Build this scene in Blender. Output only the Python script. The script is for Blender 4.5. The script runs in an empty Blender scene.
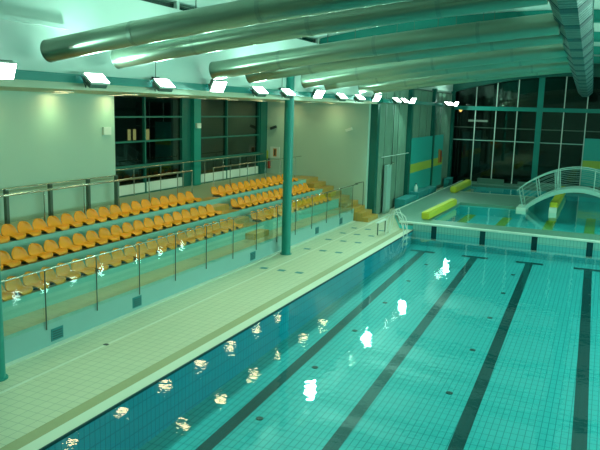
import bpy, bmesh, math, random
from mathutils import Vector, Matrix
random.seed(4)
S = bpy.context.scene
COL = S.collection

# ------------------------------------------------------------------ camera
cd = bpy.data.cameras.new('camera'); cam = bpy.data.objects.new('camera', cd); COL.objects.link(cam)
cd.sensor_width = 36; cd.lens = 682.42/600*36; cd.clip_end = 300; cd.clip_start = .05
yaw, pit, roll = -0.41505, 0.17117, 0.026615
fw = Vector((math.sin(yaw)*math.cos(pit), math.cos(yaw)*math.cos(pit), -math.sin(pit)))
rt = Vector((math.cos(yaw), -math.sin(yaw), 0)); up = rt.cross(fw)
r2 = math.cos(roll)*rt + math.sin(roll)*up; u2 = -math.sin(roll)*rt + math.cos(roll)*up
m = Matrix((r2, u2, -fw)).transposed().to_4x4(); m.translation = (0, 0, 5)
cam.matrix_world = m
S.camera = cam

# ------------------------------------------------------------------ world, view
w = bpy.data.worlds.new('night'); S.world = w; w.use_nodes = True
bg = w.node_tree.nodes['Background']; bg.inputs[0].default_value = (.018, .032, .032, 1); bg.inputs[1].default_value = 1
S.view_settings.view_transform = 'Standard'; S.view_settings.look = 'None'
S.view_settings.exposure = -0.33; S.view_settings.gamma = 1; S.view_settings.use_curve_mapping = False
FLOOD_W, RIGHT_W, DOWN_W = 85, 200, 12       # watts of the two rows of floodlights and of the soffit downlights
FLOOD_C, DOWN_C = (.46, 1.0, .78), (.50, 1.0, .50)
S.cycles.max_bounces = 10; S.cycles.transparent_max_bounces = 16; S.cycles.caustics_reflective = False
S.cycles.sample_clamp_indirect = 20

# ------------------------------------------------------------------ materials
def mat(name, color, rough=.5, metal=0, spec=.5, noise=0, nscale=3, bump=0, bscale=20, aniso=0):
    m = bpy.data.materials.new(name); m.use_nodes = True; nt = m.node_tree; b = nt.nodes['Principled BSDF']
    b.inputs['Base Color'].default_value = (*color, 1); b.inputs['Roughness'].default_value = rough
    b.inputs['Metallic'].default_value = metal; b.inputs['Specular IOR Level'].default_value = spec
    tc = nt.nodes.new('ShaderNodeTexCoord')
    if noise:
        n = nt.nodes.new('ShaderNodeTexNoise'); n.inputs['Scale'].default_value = nscale; n.inputs['Detail'].default_value = 4
        nt.links.new(tc.outputs['Object'], n.inputs['Vector'])
        mx = nt.nodes.new('ShaderNodeMix'); mx.data_type = 'RGBA'
        mx.inputs[6].default_value = (*[c*(1-noise) for c in color], 1); mx.inputs[7].default_value = (*[min(1, c*(1+noise)) for c in color], 1)
        nt.links.new(n.outputs['Fac'], mx.inputs[0]); nt.links.new(mx.outputs[2], b.inputs['Base Color'])
    if bump:
        n2 = nt.nodes.new('ShaderNodeTexNoise'); n2.inputs['Scale'].default_value = bscale
        nt.links.new(tc.outputs['Object'], n2.inputs['Vector'])
        bp = nt.nodes.new('ShaderNodeBump'); bp.inputs['Strength'].default_value = bump; bp.inputs['Distance'].default_value = .01
        nt.links.new(n2.outputs['Fac'], bp.inputs['Height']); nt.links.new(bp.outputs[0], b.inputs['Normal'])
    return m

def tiles(name, c1, c2, mortar, bw, bh, ms, axes='xy', rough=.35, spec=.5):
    m = bpy.data.materials.new(name); m.use_nodes = True; nt = m.node_tree; b = nt.nodes['Principled BSDF']
    b.inputs['Roughness'].default_value = rough; b.inputs['Specular IOR Level'].default_value = spec
    tc = nt.nodes.new('ShaderNodeTexCoord'); sp = nt.nodes.new('ShaderNodeSeparateXYZ'); cb = nt.nodes.new('ShaderNodeCombineXYZ')
    nt.links.new(tc.outputs['Object'], sp.inputs[0])
    for i, a in enumerate(axes): nt.links.new(sp.outputs['xyz'.index(a)], cb.inputs[i])
    br = nt.nodes.new('ShaderNodeTexBrick'); br.offset = 0; br.squash = 1
    br.inputs['Color1'].default_value = (*c1, 1); br.inputs['Color2'].default_value = (*c2, 1); br.inputs['Mortar'].default_value = (*mortar, 1)
    br.inputs['Scale'].default_value = 1; br.inputs['Mortar Size'].default_value = ms; br.inputs['Mortar Smooth'].default_value = .2
    br.inputs['Brick Width'].default_value = bw; br.inputs['Row Height'].default_value = bh
    nt.links.new(cb.outputs[0], br.inputs['Vector']); nt.links.new(br.outputs['Color'], b.inputs['Base Color'])
    return m

def glass(name, tint, ior=1.5, rough=0.0, boost=0.0, wave=None):
    m = bpy.data.materials.new(name); m.use_nodes = True; nt = m.node_tree
    nt.nodes.remove(nt.nodes['Principled BSDF']); out = nt.nodes['Material Output']
    t = nt.nodes.new('ShaderNodeBsdfTransparent'); t.inputs[0].default_value = (*tint, 1)
    g = nt.nodes.new('ShaderNodeBsdfGlossy'); g.inputs['Roughness'].default_value = rough; g.inputs[0].default_value = (1, 1, 1, 1)
    fr = nt.nodes.new('ShaderNodeFresnel'); fr.inputs['IOR'].default_value = ior
    geo = nt.nodes.new('ShaderNodeNewGeometry'); mr = nt.nodes.new('ShaderNodeMapRange')      # same index seen from either face
    mr.inputs['To Min'].default_value = ior; mr.inputs['To Max'].default_value = 1/ior
    nt.links.new(geo.outputs['Backfacing'], mr.inputs['Value']); nt.links.new(mr.outputs[0], fr.inputs['IOR'])
    mx = nt.nodes.new('ShaderNodeMixShader')
    nt.links.new(fr.outputs[0], mx.inputs[0]); nt.links.new(t.outputs[0], mx.inputs[1]); nt.links.new(g.outputs[0], mx.inputs[2])
    nt.links.new(mx.outputs[0], out.inputs['Surface'])
    if wave:
        tc = nt.nodes.new('ShaderNodeTexCoord'); n = nt.nodes.new('ShaderNodeTexNoise'); n.inputs['Scale'].default_value = wave[0]; n.inputs['Detail'].default_value = 2
        n2 = nt.nodes.new('ShaderNodeTexNoise'); n2.inputs['Scale'].default_value = wave[0]*.22; n2.inputs['Detail'].default_value = 1
        ad = nt.nodes.new('ShaderNodeMath'); ad.operation = 'MULTIPLY_ADD'; ad.inputs[1].default_value = 2.0
        nt.links.new(tc.outputs['Object'], n.inputs['Vector']); nt.links.new(tc.outputs['Object'], n2.inputs['Vector'])
        nt.links.new(n2.outputs['Fac'], ad.inputs[0]); nt.links.new(n.outputs['Fac'], ad.inputs[2])
        bp = nt.nodes.new('ShaderNodeBump'); bp.inputs['Strength'].default_value = wave[1]; bp.inputs['Distance'].default_value = .02
        nt.links.new(ad.outputs[0], bp.inputs['Height'])
        nt.links.new(bp.outputs[0], g.inputs['Normal'])
    return m

def emit(name, color, strength):
    m = bpy.data.materials.new(name); m.use_nodes = True; nt = m.node_tree; b = nt.nodes['Principled BSDF']
    b.inputs['Base Color'].default_value = (.8, .8, .8, 1)
    b.inputs['Emission Color'].default_value = (*color, 1); b.inputs['Emission Strength'].default_value = strength
    return m

M = dict(
    wall=mat('painted_wall', (.42, .57, .48), .6, noise=.03, nscale=.6),
    upper=mat('upper_wall_paint', (.62, .68, .63), .6, noise=.03, nscale=.6),
    ceiling=mat('ceiling_paint', (.60, .68, .63), .6, noise=.04, nscale=.5),
    soffit=mat('soffit_cream', (.58, .56, .40), .55),
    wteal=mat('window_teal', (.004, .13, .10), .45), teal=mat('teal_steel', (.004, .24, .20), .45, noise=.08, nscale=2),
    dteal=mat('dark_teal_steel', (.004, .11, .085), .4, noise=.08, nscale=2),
    duct=mat('galvanised_metal', (.32, .38, .30), .28, metal=.85, noise=.10, nscale=1.5),
    ductrib=mat('duct_seam_metal', (.27, .33, .27), .35, metal=.85),
    flex=mat('ribbed_duct_foil', (.08, .17, .16), .35, metal=.5, noise=.3, nscale=6, bump=.5, bscale=14),
    steel=mat('brushed_steel', (.55, .56, .50), .22, metal=1),
    dsteel=mat('dark_steel', (.12, .16, .13), .35, metal=.7),
    seat=mat('orange_plastic', (.95, .33, .004), .45, noise=.06, nscale=5),
    seatb=mat('grey_bracket', (.10, .12, .11), .5),
    riser=mat('turquoise_riser', (.24, .52, .46), .5, noise=.05, nscale=2),
    tread=tiles('brown_tread_tile', (.50, .40, .22), (.47, .37, .20), (.34, .28, .17), .3, .3, .008),
    stair=tiles('ochre_stair_tile', (.56, .31, .06), (.52, .28, .055), (.34, .22, .08), .3, .3, .008),
    panel=mat('pale_front_wall', (.27, .47, .45), .35, noise=.04, nscale=1.5),
    deck=tiles('deck_tile', (.60, .57, .40), (.575, .55, .385), (.36, .36, .26), .2, .2, .006, rough=.4),
    decklight=mat('pale_channel_tile', (.68, .67, .54), .4),
    olive=mat('gutter_grating', (.36, .33, .17), .5, noise=.06, nscale=8),
    coping=mat('white_coping', (.66, .74, .64), .35),
    rwall=mat('right_wall_paint', (.16, .25, .22), .5),
    walk=mat('walkway_floor', (.30, .38, .28), .5, noise=.05),
    kdeck=tiles('platform_tile', (.12, .25, .19), (.115, .24, .18), (.09, .19, .145), .2, .2, .006, rough=.4),
    pfloor=tiles('turquoise_pool_tile', (.085, .50, .53), (.08, .48, .51), (.02, .25, .28), .125, .25, .0085, rough=.4, spec=.2),
    pwall=tiles('blue_pool_tile', (.012, .36, .50), (.011, .34, .47), (.006, .19, .28), .125, .25, .008, axes='yz', rough=.4, spec=.2),
    pend=tiles('pale_end_tile', (.24, .52, .46), (.23, .50, .44), (.11, .31, .28), .125, .25, .008, axes='xz', rough=.4, spec=.3),
    pendlow=tiles('teal_end_tile', (.05, .46, .50), (.05, .44, .48), (.02, .26, .30), .125, .25, .008, axes='xz', rough=.4, spec=.3),
    lane=tiles('dark_lane_tile', (.006, .055, .062), (.005, .05, .057), (.004, .035, .04), .125, .25, .008, rough=.4, spec=.2),
    kfloor=mat('kid_pool_floor', (.05, .58, .62), .5, noise=.08, nscale=.8),
    ygreen=mat('yellow_lane_tile', (.30, .42, .02), .5),
    yellow=mat('yellow_foam', (.62, .56, .03), .5, noise=.06, nscale=2),
    tpanel=mat('turquoise_panel', (.03, .42, .38), .5, noise=.03, nscale=2),
    ypanel=mat('yellow_green_stripe', (.50, .54, .07), .5),
    blind=mat('pale_blind_slat', (.17, .27, .20), .6, noise=.25, nscale=1.2),
    white=mat('white_paint', (.70, .74, .68), .45),
    bridge=mat('white_bridge_panel', (.34, .52, .46), .4),
    red=mat('red_enamel', (.40, .05, .025), .4), dark=mat('dark_plastic', (.02, .03, .03), .5),
    orange=mat('orange_panel', (.55, .22, .05), .5),
    bluebox=mat('teal_blue_box', (.03, .30, .31), .5, noise=.05, nscale=2),
    ventm=mat('vent_teal', (.010, .20, .21), .4),
    outwall=mat('night_facade', (.06, .065, .06), .8, noise=.2, nscale=.5), ground=mat('night_ground', (.05, .055, .05), .9, noise=.2, nscale=.3),
    water=glass('pool_water', (.72, .95, .95), 1.33, .015, wave=(7.0, .085)),
    kwater=glass('kid_water', (.75, .95, .95), 1.33, .05, wave=(3.0, .22)),
    balu=glass('balustrade_glass', (.90, .97, .94), 1.5, .0),
    pane=glass('window_glass', (.60, .72, .66), 1.5, .0),
    lens=emit('flood_lens', (.90, 1.0, .97), 30), down=emit('downlight_lens', (1.0, .80, .40), 22),
    litwin=emit('lit_window', (1.0, .80, .30), .7), sodium=emit('sodium_lamp', (1.0, .45, .12), 5), cool=emit('cool_tube', (.7, 1.0, .8), .5),
)

# ------------------------------------------------------------------ mesh helpers
class MB:
    def __init__(s): s.bm = bmesh.new(); s.mats = []; s.mi = 0
    def use(s, m):
        if m not in s.mats: s.mats.append(m)
        s.mi = s.mats.index(m); return s
    def face(s, pts, smooth=False):
        f = s.bm.faces.new([s.bm.verts.new(p) for p in pts]); f.material_index = s.mi; f.smooth = smooth; return f
    def box(s, x0, x1, y0, y1, z0, z1, bevel=0):
        v = [s.bm.verts.new((x, y, z)) for z in (z0, z1) for y in (y0, y1) for x in (x0, x1)]
        fs = []
        for q in ((0, 2, 3, 1), (4, 5, 7, 6), (0, 1, 5, 4), (2, 6, 7, 3), (0, 4, 6, 2), (1, 3, 7, 5)):
            f = s.bm.faces.new([v[i] for i in q]); f.material_index = s.mi; fs.append(f)
        if bevel:
            es = list({e for f in fs for e in f.edges})
            bmesh.ops.bevel(s.bm, geom=es, offset=bevel, segments=2, affect='EDGES', profile=.7)
        return s
    def obox(s, c, ax, ay, az, hx, hy, hz):
        c = Vector(c); v = []
        for k in (-1, 1):
            for j in (-1, 1):
                for i in (-1, 1): v.append(s.bm.verts.new(c + ax*hx*i + ay*hy*j + az*hz*k))
        for q in ((0, 2, 3, 1), (4, 5, 7, 6), (0, 1, 5, 4), (2, 6, 7, 3), (0, 4, 6, 2), (1, 3, 7, 5)):
            f = s.bm.faces.new([v[i] for i in q]); f.material_index = s.mi
        return s
    def tube(s, pts, r, n=8, caps=True, rs=None):
        pts = [Vector(p) for p in pts]; rings = []; prev = None
        for i, p in enumerate(pts):
            t = ((pts[min(i+1, len(pts)-1)]-p).normalized() + (p-pts[max(i-1, 0)]).normalized()).normalized()
            ref = Vector((0, 0, 1)) if abs(t.z) < .95 else Vector((1, 0, 0))
            if prev is None: a = t.cross(ref).normalized()
            else: a = (prev - t*prev.dot(t)).normalized()
            prev = a; b = t.cross(a); rr = rs[i] if rs else r
            rings.append([s.bm.verts.new(p + (a*math.cos(2*math.pi*k/n) + b*math.sin(2*math.pi*k/n))*rr) for k in range(n)])
        for A, B in zip(rings, rings[1:]):
            for k in range(n):
                f = s.bm.faces.new((A[k], A[(k+1) % n], B[(k+1) % n], B[k])); f.smooth = True; f.material_index = s.mi
        if caps:
            for R in (rings[0], rings[-1]):
                f = s.bm.faces.new([s.bm.verts.new(v.co) for v in R]); f.material_index = s.mi
        return s
    def prism(s, poly, y0, y1, axis='y', smooth=False):
        def P(a, b, t): return (a, t, b) if axis == 'y' else ((t, a, b) if axis == 'x' else (a, b, t))
        A = [s.bm.verts.new(P(a, b, y0)) for a, b in poly]; B = [s.bm.verts.new(P(a, b, y1)) for a, b in poly]; n = len(poly)
        for k in range(n):
            f = s.bm.faces.new((A[k], A[(k+1) % n], B[(k+1) % n], B[k])); f.material_index = s.mi
        for R in (A, B): f = s.bm.faces.new(R); f.material_index = s.mi
        return s
    def build(s, name, mat=None, parent=None, loc=None, kind=None):
        bmesh.ops.recalc_face_normals(s.bm, faces=s.bm.faces)
        me = bpy.data.meshes.new(name); s.bm.to_mesh(me); s.bm.free()
        for mm in (s.mats or [mat]): me.materials.append(M[mm])
        o = bpy.data.objects.new(name, me); COL.objects.link(o)
        if parent is not None: o.parent = parent
        if loc: o.location = loc
        if kind: o['kind'] = kind
        return o
def mb(m=None):
    r = MB()
    return r.use(m) if m else r
def thing(name, label, cat, loc=(0, 0, 0), group=None):
    o = bpy.data.objects.new(name, None); COL.objects.link(o); o.location = loc; o.empty_display_size = .2
    return tag(o, label, cat, group)
def tag(o, label, cat, group=None):
    o['label'] = label; o['category'] = cat; o['kind'] = 'thing'
    if group: o['group'] = group
    return o
def copy_tree(o, parent=None):
    c = o.copy(); COL.objects.link(c)
    if parent is not None: c.parent = parent
    for ch in list(o.children): copy_tree(ch, c)
    return c
ORD = ['first', 'second', 'third', 'fourth', 'fifth', 'sixth', 'seventh', 'eighth', 'ninth', 'tenth', 'eleventh', 'twelfth', 'thirteenth', 'fourteenth',
       'fifteenth', 'sixteenth', 'seventeenth', 'eighteenth', 'nineteenth', 'twentieth', 'twenty-first', 'twenty-second', 'twenty-third', 'twenty-fourth']
def struct(b, name, m=None, parent=None): return b.build(name, m, parent, kind=None if parent else 'structure')

# key planes
XS, XC, PE, PR, YF, YB = -10.05, -9.69, -7.11, 3.09, 27.8, 30.2      # stand front, column line, pool edges, pool end, alcove end wall
YG, XR, Y0 = 47.5, 5.6, -3.0                                         # far glass wall, right wall, near wall
def zc(x): return 8.2 - .0128*(x+2.1)**2                             # ceiling profile
def zfl(y): return -1.05 + .027*(y-11)
def yf(x): return 27.75-.05*(x+2)                                   # pool end, slightly out of square                              # pool floor

# ------------------------------------------------------------------ pool basin and decks
b = mb('pfloor')
b.face([(PE, Y0, zfl(Y0)), (PR, Y0, zfl(Y0)), (PR, 28.1, zfl(28.1)), (PE, 28.1, zfl(28.1))]); struct(b, 'floor_pool')
b = mb('pwall'); b.box(PE-.3, PE, Y0, YF, -1.8, -.04); struct(b, 'wall_pool_left')
b = mb('pwall'); b.box(PR, PR+.3, Y0, YF, -1.8, -.04); struct(b, 'wall_pool_right')
b = mb('pend')
def endslab(b, x0, x1, d0, d1, z0, z1):
    b.prism([(x0, yf(x0)+d0), (x1, yf(x1)+d0), (x1, yf(x1)+d1), (x0, yf(x0)+d1)], z0, z1, axis='z')
endslab(b, PE, PR+.3, 0, .25, -.05, .25); b.use('pendlow'); endslab(b, PE, PR+.3, 0, .25, -1.2, -.05); struct(b, 'wall_pool_end')
b = mb('coping'); endslab(b, PE-.62, XR, -.03, .22, .25, .312); struct(b, 'trim_coping')
for i in range(5):
    x = -6.22 + 2.06*i; h = .135; t = -.0166
    def lx(y): return x + t*(y-20)
    b = mb('lane')
    b.face([(lx(Y0)-h, Y0, zfl(Y0)+.006), (lx(Y0)+h, Y0, zfl(Y0)+.006), (lx(26.6)+h, 26.6, zfl(26.6)+.006), (lx(26.6)-h, 26.6, zfl(26.6)+.006)])
    x2 = lx(26.6)
    b.face([(x2-.5, 26.6, zfl(26.6)+.006), (x2+.5, 26.6, zfl(26.6)+.006), (x2+.5, 26.88, zfl(26.88)+.006), (x2-.5, 26.88, zfl(26.88)+.006)])
    struct(b, 'floor_marking')
    xm = -6.20 + 2.01*i; b = mb('lane'); endslab(b, xm-.11, xm+.11, -.012, 0, -.36, .235); struct(b, 'wall_marking')
for x in (-5.69, -2.56):                                             # small dark sockets in the pool bottom
    for y in (11.2, 14.0, 16.75, 19.5, 22.2, 24.7):
        z = zfl(y); b = mb('dark'); b.prism([(x+.075*math.cos(k*.5236), y+.075*math.sin(k*.5236)) for k in range(12)], z-.02, z+.012, axis='z'); struct(b, 'floor_marking')
b = mb('water'); b.face([(PE, Y0, -.03), (PR, Y0, -.03), (PR, yf(PR)-.002, -.03), (PE, yf(PE)-.002, -.03)])
o = b.build('pool_water'); tag(o, 'clear turquoise water filling the big lane pool', 'water'); o['kind'] = 'stuff'

b = mb('deck'); b.box(-13.5, -7.62, Y0, YG, -.30, 0);
struct(b, 'floor_deck_left')
b = mb('olive'); b.box(-7.62, -7.36, Y0, YF+.2, -.30, -.004); struct(b, 'floor_gutter')
b = mb('decklight'); b.box(-7.36, PE, Y0, YF+.2, -.04, .0); struct(b, 'floor_pool_edge')
b = mb('lane'); b.box(PE-.002, PE+.03, Y0, YF+.2, -.05, -.006); struct(b, 'trim_waterline')
b = mb('decklight'); b.box(-9.16, -9.10, Y0, YB-1.6, -.02, .004); b.box(XS, XS+.13, Y0, 28.7, -.02, .03); struct(b, 'trim_channel')
b = mb('deck'); b.box(PR, XR, Y0, YF+.2, -.30, 0); struct(b, 'floor_deck_right')
b = mb('coping'); b.box(-9.24, -9.14, 28.2, 31.6, -.02, .012); struct(b, 'trim_nosing')
# raised platform with the two shallow pools behind the lane pool
b = mb('kdeck')
def slab(poly):
    b.use('kdeck').face([(x, y, .3) for x, y in poly])
    n = len(poly)
    for k in range(n):
        (xa, ya), (xb, yb) = poly[k], poly[(k+1) % n]
        b.use('kdeck').face([(xa, ya, .16), (xb, yb, .16), (xb, yb, .3), (xa, ya, .3)]); b.use('kfloor').face([(xa, ya, -.6), (xb, yb, -.6), (xb, yb, .16), (xa, ya, .16)])
slab([(-7.72, yf(-7.72)+.06), (XR, yf(XR)+.06), (XR, 29.3), (-6.65, 29.3), (-6.65, 35.84), (-8.74, 35.84), (-8.74, 30.9)])
slab([(-8.74, 35.84), (-3.35, 35.84), (-3.35, 40.95), (-7.75, 40.95), (-7.75, YG), (-8.74, YG)])
slab([(-7.75, 45.4), (XR, 45.4), (XR, YG), (-7.75, YG)]); struct(b, 'floor_platform')
b = mb('coping'); b.box(-8.82, -8.73, 30.9, YG, .22, .315); struct(b, 'trim_platform')
b = mb('coping'); b.box(-7.75, -3.3, 40.6, 40.7, .29, .306); struct(b, 'trim_platform_line')
b = mb('kfloor'); b.box(-7.75, XR, 29.3, 45.4, -.5, -.30); struct(b, 'floor_shallow_pool')
b = mb('kwater'); b.face([(-7.75, 29.3, .2), (XR, 29.3, .2), (XR, 45.4, .2), (-7.75, 45.4, .2)])
o = b.build('shallow_pool_water'); tag(o, 'still water of the shallow pools under the white arched bridge', 'water'); o['kind'] = 'stuff'
for x, ye in ((-6.0, 35.8), (-4.2, 35.8), (-2.1, 36.0), (-.3, 38), (1.6, 38)):
    b = mb('ygreen'); b.box(x-.22, x+.22, 30.6, ye, -.31, -.285); struct(b, 'floor_marking')

# ------------------------------------------------------------------ shell
b = mb('upper'); b.box(-10.0, -9.75, Y0, YB, 5.30, 7.25); struct(b, 'wall_left_upper')
b = mb('wall'); b.box(-14.7, -14.4, Y0, 17.6, 1.5, 5.30); b.box(-15.6, -14.4, 17.6, 17.75, 1.5, 5.3) ; struct(b, 'wall_left')
b = mb('wall'); b.box(-15.8, -10.0, YB, YB+.25, -.2, 5.32); struct(b, 'wall_alcove_end')
b = mb('wall'); b.box(-15.6, XR+.3, Y0-.3, Y0, -2, 8.4); struct(b, 'wall_near')
b = mb('rwall'); b.box(XR, XR+.3, Y0, YG, -1, 7.6); struct(b, 'wall_right')
b = mb('soffit'); b.box(-15.6, -9.62, Y0, YB, 5.22, 5.36); b.box(-15.6, -9.9, Y0, YB, 5.36, 5.5); struct(b, 'ceiling_soffit')
b = mb('upper'); b.box(-9.75, -9.66, Y0, 10.6, 6.36, 6.44); struct(b, 'trim_ledge')
# curved ceiling
b = mb('ceiling'); N = 24; X0 = -10.0; X1 = XR+.2
pr = [(X0+(X1-X0)*i/N, zc(X0+(X1-X0)*i/N)) for i in range(N+1)]
b.prism(pr + [(x, z+.2) for x, z in reversed(pr)], Y0, YG+.3); struct(b, 'ceiling')
# clerestory strip above the upper wall
b = mb('pane'); b.box(-9.90, -9.88, Y0, YB, 7.25, 7.52); b.use('dark').box(-10.02, -9.99, Y0, YB, 7.25, 7.6); struct(b, 'window_1')
for i, y in enumerate((5.2, 9.9, 14.5, 19, 23.4, 28)):
    b = mb('upper'); b.box(-9.87, -9.77, y-.05, y+.05, 7.25, 7.52); struct(b, 'trim_%d' % (i+1))
# arched roof beams
def beam(y, depth, w=.09, name='roof_beam'):
    b = mb('teal'); xs = [-9.74+(XR+9.74)*i/20 for i in range(21)]
    top = [(x, zc(x)-.002) for x in xs]; bot = [(x, zc(x)-depth(x)) for x in xs]
    b.prism(top + bot[::-1], y-w*.4, y+w*.4)
    b.prism(bot + [(x, z-.035) for x, z in reversed(bot)], y-w*1.3, y+w*1.3)
    return struct(b, name)
for k in range(6): beam(11.2+6.15*k, lambda x: .34)
for k in range(12):                                                  # slim purlins along the hall
    pass
# gable arch and glass wall
def zg(x): return 7.36 - .0185*(x+2.0)**2 - (.0 if x > -8 else .0)
b = mb('dteal'); xs = [-9.9+(XR+9.9)*i/24 for i in range(25)]
b.prism([(x, zg(x)+.55) for x in xs] + [(x, zg(x)) for x in reversed(xs)], YG-.35, YG-.05)
struct(b, 'beam_gable_arch')
b = mb('dteal'); b.prism([(x, zc(x)) for x in xs] + [(x, zg(x)+.5) for x in reversed(xs)], YG-.02, YG+.1); struct(b, 'wall_gable')
wn = bpy.data.objects.new('window_2', None); COL.objects.link(wn); wn['kind'] = 'structure'; wn.location = (0, YG, 0)
def part(b, name, m, root):
    o = b.build(name, m, root); o.matrix_parent_inverse = Matrix.Translation(root.location).inverted(); return o
b = mb('pane'); b.box(-9.75, XR, YG+.02, YG+.035, .3, 7.5); part(b, 'pane', None, wn)
for x in (-8.2, -6.85, -5.5, -2.62, -1.26, .1, 2.8, 4.2):
    b = mb('white'); b.box(x-.032, x+.032, YG-.03, YG+.02, .3, zg(x)+.1); part(b, 'mullion', None, wn)
for x in (-4.09, 1.45):
    b = mb('teal'); b.box(x-.18, x+.18, YG-.12, YG+.02, .3, zg(x)+.1); part(b, 'post', None, wn)
b = mb('teal'); b.box(-9.75, XR, YG-.28, YG-.04, 5.10, 5.36); part(b, 'transom', None, wn)
for z in (3.10, 3.95):
    b = mb('bridge' if z < 3.5 else 'dsteel'); b.box(-9.75, XR, YG-.02, YG+.018, z-.03, z+.03); part(b, 'transom', None, wn)
b = mb('kdeck'); b.box(-7.6, -5.9, YG-1.1, YG-.75, .3, .62); b.box(-5.0, 2, YG-1.1, YG-.8, .3, .55); struct(b, 'trim_end_ledge')
# teal edge beam of the alcove, in lengths between the columns
b = mb('teal'); b.box(-9.80, -9.58, Y0, YB+.6, 5.36, 5.51); b.box(-9.84, -9.54, Y0, YB+.6, 5.35, 5.375); b.box(-9.84, -9.54, Y0, YB+.6, 5.49, 5.515)
struct(b, 'beam_left')
b = mb('teal'); b.box(-9.66, -9.50, YB+.4, YG, 5.30, 5.48); struct(b, 'beam_facade')
b = mb('dteal'); b.box(5.36, 5.6, Y0, YG, 4.3, 4.55); struct(b, 'beam_right')
# round columns
for y, zt in ((8.52, 5.36), (20.85, 6.35)):
    b = mb('teal'); b.tube([(XC, y, 0), (XC, y, zt)], .158, 24); b.tube([(XC, y, 0), (XC, y, .03)], .2, 24)
    struct(b, 'column_round')
# square facade columns
for y in (30.66, 35.95, 41.35, 46.9):
    b = mb('dteal'); x0 = -10.03 if y < 31 else -9.86; b.box(x0, x0+.36, y-.17, y+.17, 0, 6.3); struct(b, 'column_facade')

# ------------------------------------------------------------------ side facade beyond the alcove
def facade(i, y0, y1):
    r = bpy.data.objects.new('window_%d' % i, None); COL.objects.link(r); r['kind'] = 'structure'; r.location = (-9.8, y0, 0)
    b = mb('pane'); b.box(-9.86, -9.845, y0, y1, 0, 6.2); part(b, 'pane', None, r)
    b = mb('teal')
    n = max(2, round((y1-y0)/1.2))
    for k in range(1, n):
        y = y0+(y1-y0)*k/n; b.box(-9.90, -9.81, y-.035, y+.035, 0, 6.2)
    b.box(-9.90, -9.81, y0, y1, 5.2, 5.3); b.box(-9.90, -9.81, y0, y1, 0, .12); part(b, 'frame', None, r)
facade(3, 30.9, 35.78); facade(4, 36.12, 41.18); facade(5, 41.52, 46.73)
def blind(label, y0, y1, z0, n):
    r = thing('vertical_blind', label, 'blind', (-9.7, y0, 0), 'vertical blinds along the side glazing')
    b = mb('blind')
    for k in range(n):
        y = y0+(y1-y0)*(k+.5)/n; d = (y1-y0)/n*.42*random.uniform(.7, 1)
        a = math.pi/2 + random.uniform(-.28, .12); ax = Vector((math.cos(a), math.sin(a), 0)); ay = Vector((-ax.y, ax.x, 0))
        b.obox((-9.70, y, (z0+6.1)/2), ax, ay, Vector((0, 0, 1)), d, .006, (6.1-z0)/2)
    part(b, 'slats', None, r)
    b = mb('dsteel'); b.box(-9.75, -9.67, y0, y1, 6.1, 6.16); part(b, 'head_rail', None, r)
blind('tall pale green vertical blind in front of the glazing next to the alcove end wall', 30.95, 35.75, 0, 17)
blind('pale green vertical blind above the turquoise panel with the yellow stripe', 36.15, 41.15, 0, 18)
blind('pale green vertical blind in front of the side glazing nearest the far corner', 41.55, 46.7, 0, 18)
b = mb('outwall'); b.box(-10.6, -10.5, YB+.2, YG, 0, 6.4); struct(b, 'wall_behind_blinds')
b = mb('upper'); b.box(-9.9, -9.75, YB, YG, 6.15, 7.55); struct(b, 'wall_facade_upper')

def wall_panel(label, y0, y1):
    r = thing('striped_board', label, 'wall panel', (-9.72, y0, .3))
    b = mb('tpanel'); b.box(-9.585, -9.55, y0, y1, .30, 1.60); b.box(-9.585, -9.55, y0, y1, 2.08, 3.50); part(b, 'board', None, r)
    b = mb('ypanel'); b.box(-9.585, -9.545, y0, y1, 1.60, 2.08); part(b, 'stripe', None, r); return r
wall_panel('turquoise board with a yellow-green stripe on the left side wall between two dark columns', 36.13, 41.17)
wall_panel('narrow turquoise board with a small orange sign, nearest the far left corner', 41.53, 44.2)
r = thing('striped_board', 'wide turquoise board with yellow-green stripe on the far glass wall behind the bridge', 'wall panel', (-1.2, YG, .3))
b = mb('tpanel'); b.box(-1.22, 3.6, YG-.10, YG-.05, .30, 1.62); b.box(-1.22, 3.6, YG-.10, YG-.05, 2.10, 3.50); part(b, 'board', None, r)
b = mb('ypanel'); b.box(-1.22, 3.6, YG-.105, YG-.05, 1.62, 2.10); part(b, 'stripe', None, r)
r = thing('wall_sign', 'small orange and red sign on the narrow turquoise board', 'sign', (-9.69, 43.4, 2))
b = mb('orange'); b.box(-9.548, -9.52, 43.0, 43.45, 1.75, 2.6); part(b, 'board', None, r)
b = mb('red'); b.box(-9.548, -9.51, 43.5, 43.85, 1.75, 2.5); part(b, 'side_plate', None, r)

# ------------------------------------------------------------------ alcove windows
def alcove_window(i, y0, y1, ym):
    r = bpy.data.objects.new('window_%d' % i, None); COL.objects.link(r); r['kind'] = 'structure'; r.location = (-15.3, y0, 1.73)
    b = mb('pane'); b.box(-15.36, -15.345, y0, y1, 1.73, 5.3); part(b, 'pane', None, r)
    b = mb('wteal')
    for y in (y0+.04, ym, y1-.04): b.box(-15.36, -15.25, y-.035, y+.035, 1.73, 5.3)
    for z in (4.5, 3.63, 2.68): b.box(-15.36, -15.26, y0, y1, z-.03, z+.03)
    b.box(-15.36, -15.22, y0, y1, 2.72, 2.8); b.box(-15.36, -15.24, y0, y1, 1.73, 1.77); part(b, 'frame', None, r)
    b = mb('white'); b.box(-15.33, -15.27, y0+.02, y1-.05, 1.78, 2.12); part(b, 'spandrel', None, r)
alcove_window(6, 17.75, 22.95, 20.5); alcove_window(7, 24.05, 29.5, 26.4)
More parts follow.
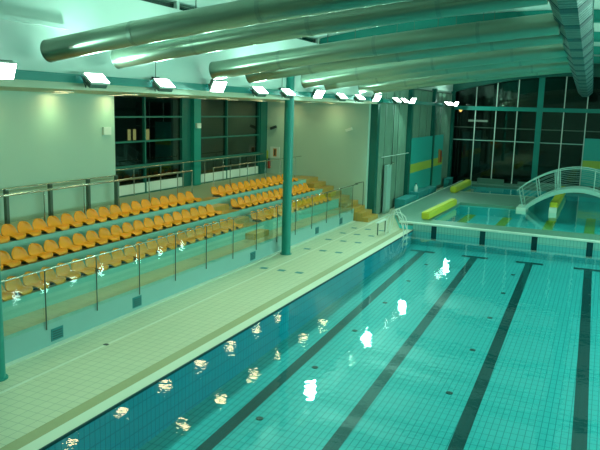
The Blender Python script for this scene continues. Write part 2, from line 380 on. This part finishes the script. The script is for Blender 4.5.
b = mb('teal'); b.box(-15.45, -15.1, 23.5, 24.0, 1.7, 5.3); b.use('dteal').box(-15.45, -15.25, 22.95, 23.5, 1.7, 5.3); struct(b, 'pillar_window')
b = mb('dteal'); b.box(-15.45, -15.2, 29.5, 30.2, 1.7, 5.3); struct(b, 'pillar_corner')
# night outside
b = mb('ground'); b.box(-60, 40, -10, 90, -2.2, -2.0); struct(b, 'ground_outside')
def lit(root, pts, axis, m):
    for (a, z, wd, h) in pts:
        b = mb(m)
        if axis == 'x': b.box(root.location.x-.02, root.location.x+.06, a-wd/2, a+wd/2, z-h/2, z+h/2)
        else: b.box(a-wd/2, a+wd/2, root.location.y-.06, root.location.y+.02, z-h/2, z+h/2)
        part(b, 'lit_window', None, root)
r = thing('building', 'dark building outside the alcove windows with three lit yellow windows', 'building', (-30, 35, -2))
b = mb('outwall'); b.box(-36, -30, 20, 60, -2, 9); part(b, 'wall', None, r)
lit(r, [(38.46, 2.8, .25, .75), (39.05, 2.8, .25, .75), (40.45, 2.75, .5, .8)], 'x', 'litwin')
r = thing('building', 'long dark building outside the far glass wall', 'building', (-5, 75, -2))
b = mb('outwall'); b.box(-30, 25, 75, 80, -2, 12); part(b, 'wall', None, r)
b = mb('cool'); b.box(-13.6, -11.6, 74.7, 74.9, 3.95, 4.15); part(b, 'canopy_light', None, r)
r = thing('street_lamp', 'small orange street lamp seen through the far glass wall', 'street lamp', (-12.6, 65, -2))
b = mb('dark'); b.tube([(-12.6, 65, -2), (-12.6, 65, 5.2)], .05, 8); part(b, 'pole', None, r)
b = mb('sodium'); b.tube([(-12.6, 65, 4.95), (-12.6, 65, 5.15), (-12.6, 65, 5.3)], .18, 10, rs=[.06, .18, .08]); part(b, 'lamp_head', None, r)

# ------------------------------------------------------------------ stand (tiers)
T = [(-10.78, .97), (-11.60, 1.35), (-12.42, 1.73)]
prof = [(XS, -.1), (XS, .57), (-10.78, .57), (-10.78, .97), (-11.60, .97), (-11.60, 1.35), (-12.42, 1.35), (-12.42, 1.73), (-15.6, 1.73), (-15.6, -.1)]
b = MB(); ys = (4.0, 28.75)
for k in range(len(prof)-1):
    (xa, za), (xb, zb) = prof[k], prof[k+1]
    b.use('panel' if k == 0 else ('walk' if k == 7 else ('tread' if za == zb else 'riser')))
    b.face([(xa, ys[0], za), (xa, ys[1], za), (xb, ys[1], zb), (xb, ys[0], zb)])
for y in ys: b.use('panel').face([(x, y, z) for x, z in prof])
struct(b, 'floor_stand_tiers')
b = mb('walk'); b.box(-15.6, -13.3, 28.75, YB, 1.5, 1.73); struct(b, 'floor_walkway')

def steps(root, rects, y0, y1, m='stair'):
    for x0, x1, z0, z1 in rects:
        b = mb(m); b.box(x0, x1, y0, y1, z0, z1, .012); part(b, 'step', None, root)
r = thing('aisle_steps', 'ochre tiled steps climbing between the two blocks of seats', 'steps', (-11, 20.4, .57))
steps(r, [(-10.78, -10.40, .57, .77), (-11.60, -11.19, .97, 1.16), (-12.42, -12.01, 1.35, 1.54)], 19.92, 20.95)
steps(r, [(-11.19, -10.775, .96, .975), (-12.01, -11.595, 1.34, 1.355), (-12.8, -12.415, 1.72, 1.735)], 19.92, 20.95)
r = thing('end_steps', 'ochre tiled steps down to the deck along the cream end wall', 'steps', (-10.5, 29.4, 0))
hs = [(-9.35, .19), (-9.65, .38), (-10.0, .57), (-10.35, .77), (-10.78, .97), (-11.19, 1.16), (-11.60, 1.35), (-12.01, 1.54), (-12.42, 1.73)]
for k, (x, z) in enumerate(hs):
    xn = hs[k+1][0] if k < 8 else -13.3
    b = mb('stair'); b.box(xn, x, 28.76, YB-.01, 0, z, .01); part(b, 'step', None, r)

# wall vents in the front wall
for i, y in enumerate((10.42, 13.09, 19.09, 24.48, 27.15)):
    r = thing('wall_vent', 'square dark teal vent low in the pale stand front, %s from the camera end' % ORD[i], 'vent', (XS, y, .22), 'vents in the stand front')
    b = mb('ventm'); b.box(XS, XS+.012, y-.17, y+.17, .10, .36); part(b, 'grille', None, r)
    b = mb('dark')
    for k in range(4): b.box(XS+.008, XS+.016, y-.14, y+.14, .14+.05*k, .155+.05*k)
    part(b, 'slots', None, r)
# dark insert tiles in the deck
DG = [(x, y) for y in (18.62, 22.02, 24.08, 25.67, 27.04) for x in (-9.40, -8.79, -8.19)]
for i, (x, y) in enumerate(DG):
    b = mb('ventm'); b.box(x-.12, x+.12, y-.1, y+.1, -.02, .004); struct(b, 'floor_marking')
b = mb('dark'); b.tube([(-9.14, 10.85, -.02), (-9.14, 10.85, .005)], .06, 16)
tag(b.build('floor_drain'), 'small round dark drain in the pale tiled deck', 'drain')

# ------------------------------------------------------------------ seats
def seat_shell():
    bm = bmesh.new()
    prof = [(.25, -.035), (.235, .0), (.19, .022), (.10, .012), (.01, .0), (-.07, .008), (-.125, .04), (-.16, .09), (-.185, .145), (-.205, .20), (-.22, .245), (-.23, .275), (-.236, .29)]
    wid = [.16, .19, .215, .225, .228, .23, .232, .234, .228, .205, .165, .115, .06]
    us = [-1, -.82, -.55, -.2, .2, .55, .82, 1]
    G = []
    for (x, z), hw in zip(prof, wid):
        row = []
        for u in us:
            e = max(0, abs(u)-.5)*2
            back = z > .05
            row.append(bm.verts.new((x + (.06*e**2 if back else 0), u*hw, z + (0 if back else .045*e**2))))
        G.append(row)
    for A, B in zip(G, G[1:]):
        for k in range(len(us)-1):
            f = bm.faces.new((A[k], A[k+1], B[k+1], B[k])); f.smooth = True
    bmesh.ops.recalc_face_normals(bm, faces=bm.faces)
    bmesh.ops.solidify(bm, geom=bm.faces[:], thickness=.016)
    for f in bm.faces: f.smooth = True
    me = bpy.data.meshes.new('seat_shell'); bm.to_mesh(me); bm.free(); me.materials.append(M['seat'])
    return me
seat0 = bpy.data.objects.new('stadium_seat', None); COL.objects.link(seat0)
sh = bpy.data.objects.new('seat_shell', seat_shell()); COL.objects.link(sh); sh.parent = seat0; sh.location = (0, 0, .04)
b = mb('seatb'); b.box(-.12, .14, -.15, .15, 0, .03); b.box(-.10, .12, -.13, -.10, .03, .048); b.box(-.10, .12, .10, .13, .03, .048)
br = b.build('mounting_bracket', None, seat0)
ROWN = ['front row', 'middle row', 'top row']; first = True
for ri, (tx, tz) in enumerate(T):
    for sec in (0, 1):
        if sec == 0: yl = [19.62-.487*k for k in range(24)]
        else: yl = [21.27+.494*k for k in range(14)]
        for k, y in enumerate(yl):
            if sec == 0 and y < (9.3, 10.2, 11.0)[ri]: break
            o = seat0 if first else copy_tree(seat0); first = False
            o.location = (tx-.255, y, tz)
            o.rotation_euler = (0, 0, random.uniform(-.02, .02))
            tag(o, 'orange bucket seat, %s %s the aisle steps in the %s' % (ORD[k], 'on the camera side of' if sec == 0 else 'beyond', ROWN[ri]), 'seat',
                'seats in the %s, %s' % (ROWN[ri], 'long block' if sec == 0 else 'block by the end wall'))

# ------------------------------------------------------------------ railings
r = thing('glass_balustrade', 'long glass balustrade with steel posts and handrail along the stand front', 'balustrade', (XS, 10, .4))
PY = [7.05+1.527*k for k in range(15)]
b = mb('steel'); b.tube([(XS+.03, 5.5, 1.65), (XS+.03, 29.05, 1.65)], .019, 10); part(b, 'handrail', None, r)
for y in PY:
    b = mb('dsteel'); b.tube([(XS+.035, y, .40), (XS+.035, y, 1.65)], .014, 8); part(b, 'post', None, r)
for y0, y1 in zip(PY, PY[1:]):
    b = mb('balu'); b.box(XS+.012, XS+.022, y0+.03, y1-.03, .50, 1.60); part(b, 'glass_panel', None, r)
r = thing('handrail', 'short steel handrail at the foot of the end wall steps', 'handrail', (XS, 29, .4))
b = mb('dsteel'); b.tube([(XS+.03, 28.75, 1.70), (XS+.03, 29.85, 1.68), (XS+.03, 29.9, 1.6), (XS+.03, 29.9, .55)], .020, 8); part(b, 'rail', None, r)
def guard(label, x, y0, y1, zt, ys, rp=.018, rr=.022, flat=False, z0=1.73):
    r = thing('guard_rail', label, 'guard rail', (x, y0, z0))
    b = mb('steel'); b.tube([(x, y0, zt), (x, y1, zt)], rr, 8); part(b, 'handrail', None, r)
    for y in ys:
        b = mb('steel')
        b.use('dsteel') if flat else None
        if flat: b.box(x-.05, x+.05, y-.045, y+.045, z0, zt)
        else: b.tube([(x, y, z0), (x, y, zt)], rp, 8)
        part(b, 'post', None, r)
    return r
guard('thin steel rail with broad flat posts in front of the white left wall', -14.1, 9.5, 17.45, 2.70, [11.5, 13.0, 14.55, 16.1, 17.4], flat=True, rr=.016)
guard('thicker steel rail behind the top row on the camera side of the aisle steps', -13.2, 9.0, 20.4, 2.69, [10.4, 11.9, 13.4, 14.9, 16.4, 17.9, 19.5, 20.4], rr=.03)
guard('steel rail behind the top row between the aisle steps and the end wall', -13.2, 21.8, 29.9, 2.69, [21.85, 23.1, 24.5, 26.1, 27.6, 29.2], rr=.02)
guard('long thin steel rail close to the dark alcove windows', -15.1, 17.9, 29.6, 2.72, [19.6, 21.2, 22.7, 24.3, 25.8, 27.3, 28.8], rr=.022)
r = thing('guard_rail', 'thin horizontal rail across the side glazing beside the alcove', 'guard rail', (-9.7, 31, 2.7))
b = mb('white'); b.tube([(-9.54, 30.92, 2.77), (-9.54, 35.75, 2.74)], .018, 8); part(b, 'handrail', None, r)
b = mb('dsteel')
for y in (31.2, 33.4, 35.6): b.box(-9.62, -9.54, y-.02, y+.02, 2.72, 2.78)
part(b, 'brackets', None, r)

# ------------------------------------------------------------------ wall fittings in the alcove
r = thing('fire_extinguisher', 'red fire extinguisher hanging low on the end wall by the window corner', 'fire extinguisher', (-15.0, YB-.1, 2.0))
b = mb('red'); b.tube([(-15.02, YB-.09, 1.98), (-15.02, YB-.09, 2.0), (-15.02, YB-.09, 2.34), (-15.02, YB-.09, 2.42)], .08, 14, rs=[.06, .08, .08, .03]); part(b, 'cylinder', None, r)
b = mb('dark'); b.box(-15.05, -14.99, YB-.16, YB-.03, 2.42, 2.47); b.tube([(-15.0, YB-.14, 2.43), (-14.93, YB-.14, 2.3), (-14.93, YB-.12, 2.1)], .012, 6); part(b, 'hose', None, r)
r = thing('wall_sign', 'white framed sign with a dark pictogram on the end wall above the extinguisher', 'sign', (-14.75, YB, 2.7))
b = mb('white'); b.box(-15.0, -14.5, YB-.03, YB, 2.5, 3.05); part(b, 'board', None, r)
b = mb('orange'); b.box(-14.83, -14.65, YB-.036, YB-.03, 2.58, 2.97); part(b, 'picture', None, r)
b = mb('dark'); b.box(-14.78, -14.70, YB-.04, YB-.036, 2.63, 2.92); part(b, 'pictogram', None, r)
o = mb('ypanel').box(-15.3, -15.12, YB-.02, YB, 2.45, 2.85).build('notice'); tag(o, 'small yellow-green notice on the end wall beside the window corner', 'sign')
def wall_lamp(label, x, y, z, s):
    r = thing('emergency_lamp', label, 'lamp', (x, y, z))
    b = mb('dsteel'); b.box(x-.05, x+.05, y-.1, y, z-.05, z+.05); part(b, 'bracket', None, r)
    b = mb('dark' if s else 'white'); b.obox((x+.10, y-.13, z+.03), Vector((.85, 0, .3)).normalized(), Vector((0, 1, 0)), Vector((-.3, 0, .85)).normalized(), .16, .06, .06); part(b, 'housing', None, r)
wall_lamp('small dark bracket lamp on the cream end wall left of the round column', -14.9, YB, 3.95, 1)
wall_lamp('small pale bracket lamp on the cream end wall right of the round column', -11.0, YB, 4.0, 0)
o = mb('white').box(-14.4, -14.33, 17.15, 17.5, 3.98, 4.22).build('junction_box'); tag(o, 'white box on the white wall beside the window edge', 'box')
o = mb('white').box(-15.1, -15.02, 23.6, 23.9, 4.05, 4.25).build('junction_box'); tag(o, 'white box high on the teal window pillar', 'box')

# ------------------------------------------------------------------ downlights
di = 0
for row, x in (('inner', -14.0), ('outer', -11.62)):
    for i in range(9):
        y = 10.12 + 2.42*i
        r = thing('downlight', 'round recessed downlight in the cream soffit, %s of the %s row' % (ORD[i], 'window side' if row == 'inner' else 'pool side'), 'downlight', (x, y, 5.22), 'soffit downlights')
        b = mb('white'); b.tube([(x, y, 5.202), (x, y, 5.23)], .23, 20, caps=False); part(b, 'trim_ring', None, r)
        b = mb('down'); b.tube([(x, y, 5.210), (x, y, 5.225)], .21, 20); part(b, 'lens', None, r)
        ld = bpy.data.lights.new('downlight_glow', 'SPOT'); ld.energy = DOWN_W*4; ld.color = DOWN_C; ld.spot_size = math.radians(130); ld.spot_blend = .8; ld.shadow_soft_size = .21
        lo = bpy.data.objects.new('downlight_glow', ld); COL.objects.link(lo); lo.parent = r; lo.location = (0, 0, -.04)

# ------------------------------------------------------------------ floodlights
def flood(label, loc, aim, group, watt, beam_pt):
    loc = Vector(loc); a = Vector(aim).normalized(); sx = a.cross(Vector((0, 0, 1))).normalized(); sz = sx.cross(a)
    r = thing('floodlight', label, 'floodlight', loc, group)
    b = mb('dsteel'); b.obox(loc-a*.09, sx, a, sz, .20, .06, .13); part(b, 'housing', None, r)
    b = mb('white')
    b.obox(loc-a*.02+sz*.155, sx, a, sz, .22, .022, .006); b.obox(loc-a*.02-sz*.155, sx, a, sz, .22, .022, .006)
    b.obox(loc-a*.02+sx*.22, sx, a, sz, .006, .022, .15); b.obox(loc-a*.02-sx*.22, sx, a, sz, .006, .022, .15); part(b, 'rim', None, r)
    b = mb('lens'); b.obox(loc-a*.015, sx, a, sz, .212, .012, .148); part(b, 'lens', None, r)
    b = mb('dsteel'); bp = Vector(beam_pt)
    b.tube([loc-a*.09+sx*.21, loc-a*.2+sx*.21-sz*.05, bp+sx*.12, bp-sx*.12, loc-a*.2-sx*.21-sz*.05, loc-a*.09-sx*.21], .012, 6); part(b, 'yoke', None, r)
    ld = bpy.data.lights.new('flood_glow', 'AREA'); ld.shape = 'RECTANGLE'; ld.size = .4; ld.size_y = .28; ld.energy = watt; ld.color = FLOOD_C; ld.spread = math.radians(175)
    lo = bpy.data.objects.new('flood_glow', ld); COL.objects.link(lo); lo.parent = r
    lo.rotation_euler = a.to_track_quat('-Z', 'Y').to_euler(); lo.location = a*.03
LY = [8.62, 10.96, 13.24, 15.63, 18.0, 19.92, 22.47, 24.76, 26.85, 29.1, 31.9, 33.3, 34.8, 43.2, 44.5, 45.8]
for i, y in enumerate(LY):
    dn = i % 3 == 0
    flood('white floodlight on the left teal beam, %s from the camera end%s' % (ORD[i], ', tilted down' if dn else ', tilted up'), (-9.30 if y < 31 else -9.2, y, 5.46), (1, -.35, -.65) if dn else (1, -.25, 1.4), 'floodlights on the left beam', (FLOOD_W*2.6 if dn else FLOOD_W)*(1 if y < 36 else .5), (-9.56, y, 5.52))
for i, y in enumerate([9, 11.4, 13.8, 16.2, 18.6, 21, 23.6, 25.4, 27.5, 29.7, 33, 35.3, 37.7]):
    flood('white floodlight on the right-hand wall beam, %s from the camera end' % ORD[i], (5.18, y, 4.35), (-1, 0, -.15), 'floodlights on the right wall', RIGHT_W*(1 if y < 30 else .35), (5.36, y, 4.5))

# ------------------------------------------------------------------ ventilation ducts
def dz(x): t = x+9.3; return 5.83 + .15*t - .0037*t*t
DY = [9.7, 11.6, 15.4, 17.3, 21.1, 23.1, 26.8, 28.7]
for i, y in enumerate(DY):
    r = thing('ventilation_duct', 'round silver ventilation duct across the roof, %s from the camera end' % ORD[i], 'duct', (-9.3, y, 5.83), 'ducts across the roof')
    rad = .20 if i < 2 else .225; up_ = .05 if i < 2 else .02; sx = -.68-.52*(y-6)/33.4-.27
    def dz(x): t = x+9.3; return 5.83 + up_ + .15*t - .0037*t*t
    pts = [(x, y, dz(x)) for x in [-9.3+.5*k for k in range(16)]] + [(sx, y, dz(sx))]
    b = mb('duct'); b.tube(pts, rad, 28, caps=True); part(b, 'duct_body', None, r)
    b = mb('ductrib'); b.tube([(-9.31, y, dz(-9.3)-.002), (-9.26, y, dz(-9.26))], rad+.008, 28, caps=False); part(b, 'end_collar', None, r)
    for x in (-7.4, -5.0, -2.7):
        b = mb('ductrib'); b.tube([(x-.04, y, dz(x-.04)), (x+.04, y, dz(x+.04))], rad+.006, 28, caps=False); part(b, 'joint_band', None, r)
    b = mb('dsteel')
    for x in (-6.2, -3.6): b.tube([(x, y, dz(x)+rad-.02), (x, y, zc(x))], .008, 6)
    part(b, 'hanger_rods', None, r)
# rods standing on the beam below the duct ends
for y, lab in ((13.95, 'second'), (20.15, 'third')):
    pass
r = thing('ribbed_duct', 'big ribbed duct hanging lengthwise under the ridge of the roof', 'duct', (-.8, 13.9, 7.05))
P0, P1 = Vector((-.68, 6.0, 7.35)), Vector((-1.2, 39.4, 6.27)); n = 60
def octo(b, A, B, r):                                                 # eight-sided length of duct with a flat underside
    d = (B-A).normalized(); sx = d.cross(Vector((0, 0, 1))).normalized(); sz = sx.cross(d)
    R = [[b.bm.verts.new(P + (sx*math.cos(math.pi/8+k*math.pi/4) + sz*math.sin(math.pi/8+k*math.pi/4))*q) for k in range(8)] for P, q in ((A, r), (B, r))]
    for k in range(8): b.bm.faces.new((R[0][k], R[0][(k+1) % 8], R[1][(k+1) % 8], R[1][k])).material_index = b.mi
    for q in R: b.bm.faces.new(q).material_index = b.mi
L = (P1-P0).length; dr = (P1-P0).normalized()
b = mb('flex')
k = 0
while k*.25 < L:
    octo(b, P0+dr*k*.25, P0+dr*min(L, k*.25+.22), .385); octo(b, P0+dr*(k*.25+.21), P0+dr*min(L+.04, k*.25+.25), .379); k += 1
octo(b, P1, P1+dr*.15, .33); octo(b, P1+dr*.15, P1+dr*.28, .22)
part(b, 'duct_body', None, r)
for k in range(int(L/1.9)):
    b = mb('lane'); octo(b, P0+dr*(1.2+1.9*k), P0+dr*(1.65+1.9*k), .393); part(b, 'joint_band', None, r)
b = mb('dsteel')
for k in range(1, 7):
    q = P0.lerp(P1, k/7); b.tube([(q.x, q.y, q.z+.3), (q.x, q.y, zc(q.x))], .008, 6)
part(b, 'hanger_rods', None, r)
for y, lab in ((13.4, 'below the second duct end'), (20.2, 'below the third duct end')):
    r = thing('beam_anchor', 'thin steel rod and small dark box on the teal beam %s' % lab, 'anchor', (-9.66, y, 5.51))
    b = mb('dark'); b.box(-9.72, -9.60, y-.07, y+.07, 5.515, 5.60); part(b, 'box', None, r)
    b = mb('dsteel'); b.tube([(-9.66, y, 5.6), (-9.66, y, 6.1)], .010, 6); part(b, 'rod', None, r)

# ------------------------------------------------------------------ pool furniture
def divider(label, p, q, wd, h, z0, nose=None):
    r = thing('padded_divider', label, 'divider', (p[0], p[1], z0)); p, q = Vector(p), Vector(q); d = (q-p).normalized(); s = Vector((d.y, -d.x, 0))
    mid = (p+q)/2; L = (q-p).length/2
    bm_ = mb('yellow'); bm_.obox((mid.x, mid.y, z0+h/2), s, d, Vector((0, 0, 1)), wd/2, L, h/2)
    bmesh.ops.bevel(bm_.bm, geom=bm_.bm.edges[:], offset=.05, segments=3, affect='EDGES'); part(bm_, 'pad', None, r)
    if nose:
        b = mb('coping'); b.obox((p.x, p.y-.12, z0-.1), s, d, Vector((0, 0, 1)), wd/2, .12, .25); part(b, 'end_block', None, r)
divider('long yellow padded divider along the left edge of the nearer shallow pool', (-6.88, 29.1, 0), (-6.75, 34.6, 0), .34, .34, .3)
divider('yellow padded divider along the left edge of the farther shallow pool', (-7.85, 39.8, 0), (-7.85, 44.7, 0), .36, .36, .3)
divider('yellow padded divider with a white end block, seen under the bridge arch', (-2.05, 35.6, 0), (-2.05, 44.0, 0), .36, .40, .3, nose=True)
# footbridge
YA, YBR = 35.2, 36.5
def za(x): return 1.50 - .185*(x+.95)**2          # top of the walking surface
r = thing('footbridge', 'white arched footbridge with tube railings over the shallow pools', 'bridge', (-1, 35.8, .3))
xs = [-3.55+5.2*i/24 for i in range(25)]
b = mb('bridge'); pr = [(x, max(za(x), .3)) for x in xs]
b.prism(pr + [(x, max(z-.20, .2)) for x, z in reversed(pr)], YA, YBR); part(b, 'deck_arch', None, r)
def rail_h(x): return za(x)+1.0 if x > -3.2 else None
for y in (YA+.04, YBR-.04):
    side = bpy.data.objects.new('railing', None); COL.objects.link(side); side.parent = r; side.location = (0, 0, 0); side.matrix_parent_inverse = Matrix.Translation(r.location).inverted()
    def tilt(x, h): return (x-.26*h*max(0, min(1, (-x-1.2)/2)), y, za(x)+h)
    b = mb('bridge'); b.tube([tilt(x, .94) for x in xs], .024, 8); b.build('handrail', None, side)
    for h in (.22, .40, .58, .76):
        b = mb('bridge'); b.tube([tilt(x, h) for x in xs], .007, 6); b.build('rail_bar', None, side)
    for x in (-3.45, -2.75, -2.0, -1.85, -.3, .9):
        b = mb('bridge'); b.tube([tilt(x, -.05), tilt(x, .94)], .022, 6); b.build('post', None, side)
b = mb('coping'); b.box(-3.75, -3.3, YA-.1, YBR, .05, .36); part(b, 'abutment', None, r)
# pool ladder at the far left corner
r = thing('pool_ladder', 'white curved pool ladder at the far left corner of the lane pool', 'ladder', (-7.2, 26.6, 0))
for y in (26.2, 26.75):
    b = mb('white'); b.tube([(-7.75, y, 0), (-7.75, y, .55), (-7.68, y, .75), (-7.5, y, .88), (-7.3, y, .86), (-7.12, y, .7), (-7.04, y, .45), (-7.02, y, 0), (-7.02, y, -.45)], .018, 8); part(b, 'side_rail', None, r)
for z in (-.12, -.35):
    b = mb('white'); b.box(-7.08, -6.96, 26.2, 26.75, z-.015, z+.015); part(b, 'rung', None, r)
r = thing('pool_ladder', 'white handrail set standing beside the raised coping corner', 'ladder', (-7.5, 27.5, 0))
b = mb('white'); b.tube([(-7.9, 27.45, 0), (-7.75, 27.45, .9), (-7.6, 27.45, .95), (-7.3, 27.45, .3), (-7.2, 27.45, 0)], .02, 8); part(b, 'side_rail', None, r)
b = mb('white'); b.tube([(-7.9, 26.98, 0), (-7.75, 26.98, .9), (-7.6, 26.98, .95), (-7.3, 26.98, .3), (-7.2, 26.98, 0)], .02, 8); part(b, 'side_rail', None, r)
r = thing('grab_rail', 'low rail on two dark legs standing on the deck beside the ladder', 'rail', (-8.0, 26.5, 0))
for y in (25.95, 26.95):
    b = mb('dsteel'); b.tube([(-8.02, y, 0), (-8.02, y, .50)], .025, 8); part(b, 'leg', None, r)
b = mb('white'); b.box(-8.1, -7.94, 25.85, 27.05, .50, .53); part(b, 'top', None, r)

# boxes and small things along the side facade
for y0, y1, x1, h, lab in ((33.5, 35.6, -9.0, .52, 'low teal box against the side glazing, the nearest of the row'), (36.4, 38.6, -9.05, .58, 'low teal box with a pale bottle, below the striped board'),
                      (39.4, 41.0, -9.1, .5, 'low teal box below the far end of the striped board'), (45.0, 46.3, -9.2, .6, 'low teal box in the far left corner')):
    r = thing('storage_box', lab, 'box', (-9.3, y0, 0))
    b = mb('bluebox'); b.box(-9.53, x1, y0, y1, 0, h-.05, .02); part(b, 'body', None, r)
    b = mb('bluebox'); b.box(-9.53, x1+.03, y0-.02, y1+.02, h-.05, h, .015); part(b, 'lid', None, r)
r = thing('bottle', 'pale bottle standing on a low teal box below the striped board', 'bottle', (-9.3, 36.8, .58))
b = mb('white'); b.tube([(-9.3, 36.8, .58), (-9.3, 36.8, .60), (-9.3, 36.8, .84), (-9.3, 36.8, .92), (-9.3, 36.8, .98)], .09, 12, rs=[.09, .1, .1, .045, .04]); part(b, 'body', None, r)
b = mb('dark'); b.tube([(-9.3, 36.8, .98), (-9.3, 36.8, 1.02)], .045, 10); part(b, 'cap', None, r)
r = thing('shower_column', 'tall pale column on the side wall next to the alcove', 'shower', (-9.5, 31.9, 0))
b = mb('bridge'); b.box(-9.58, -9.42, 31.6, 32.3, 0, 2.35, .02); part(b, 'column', None, r)
b = mb('steel'); b.tube([(-9.45, 31.95, 2.2), (-9.35, 31.95, 2.5), (-9.2, 31.95, 2.45)], .02, 8); part(b, 'shower_arm', None, r)
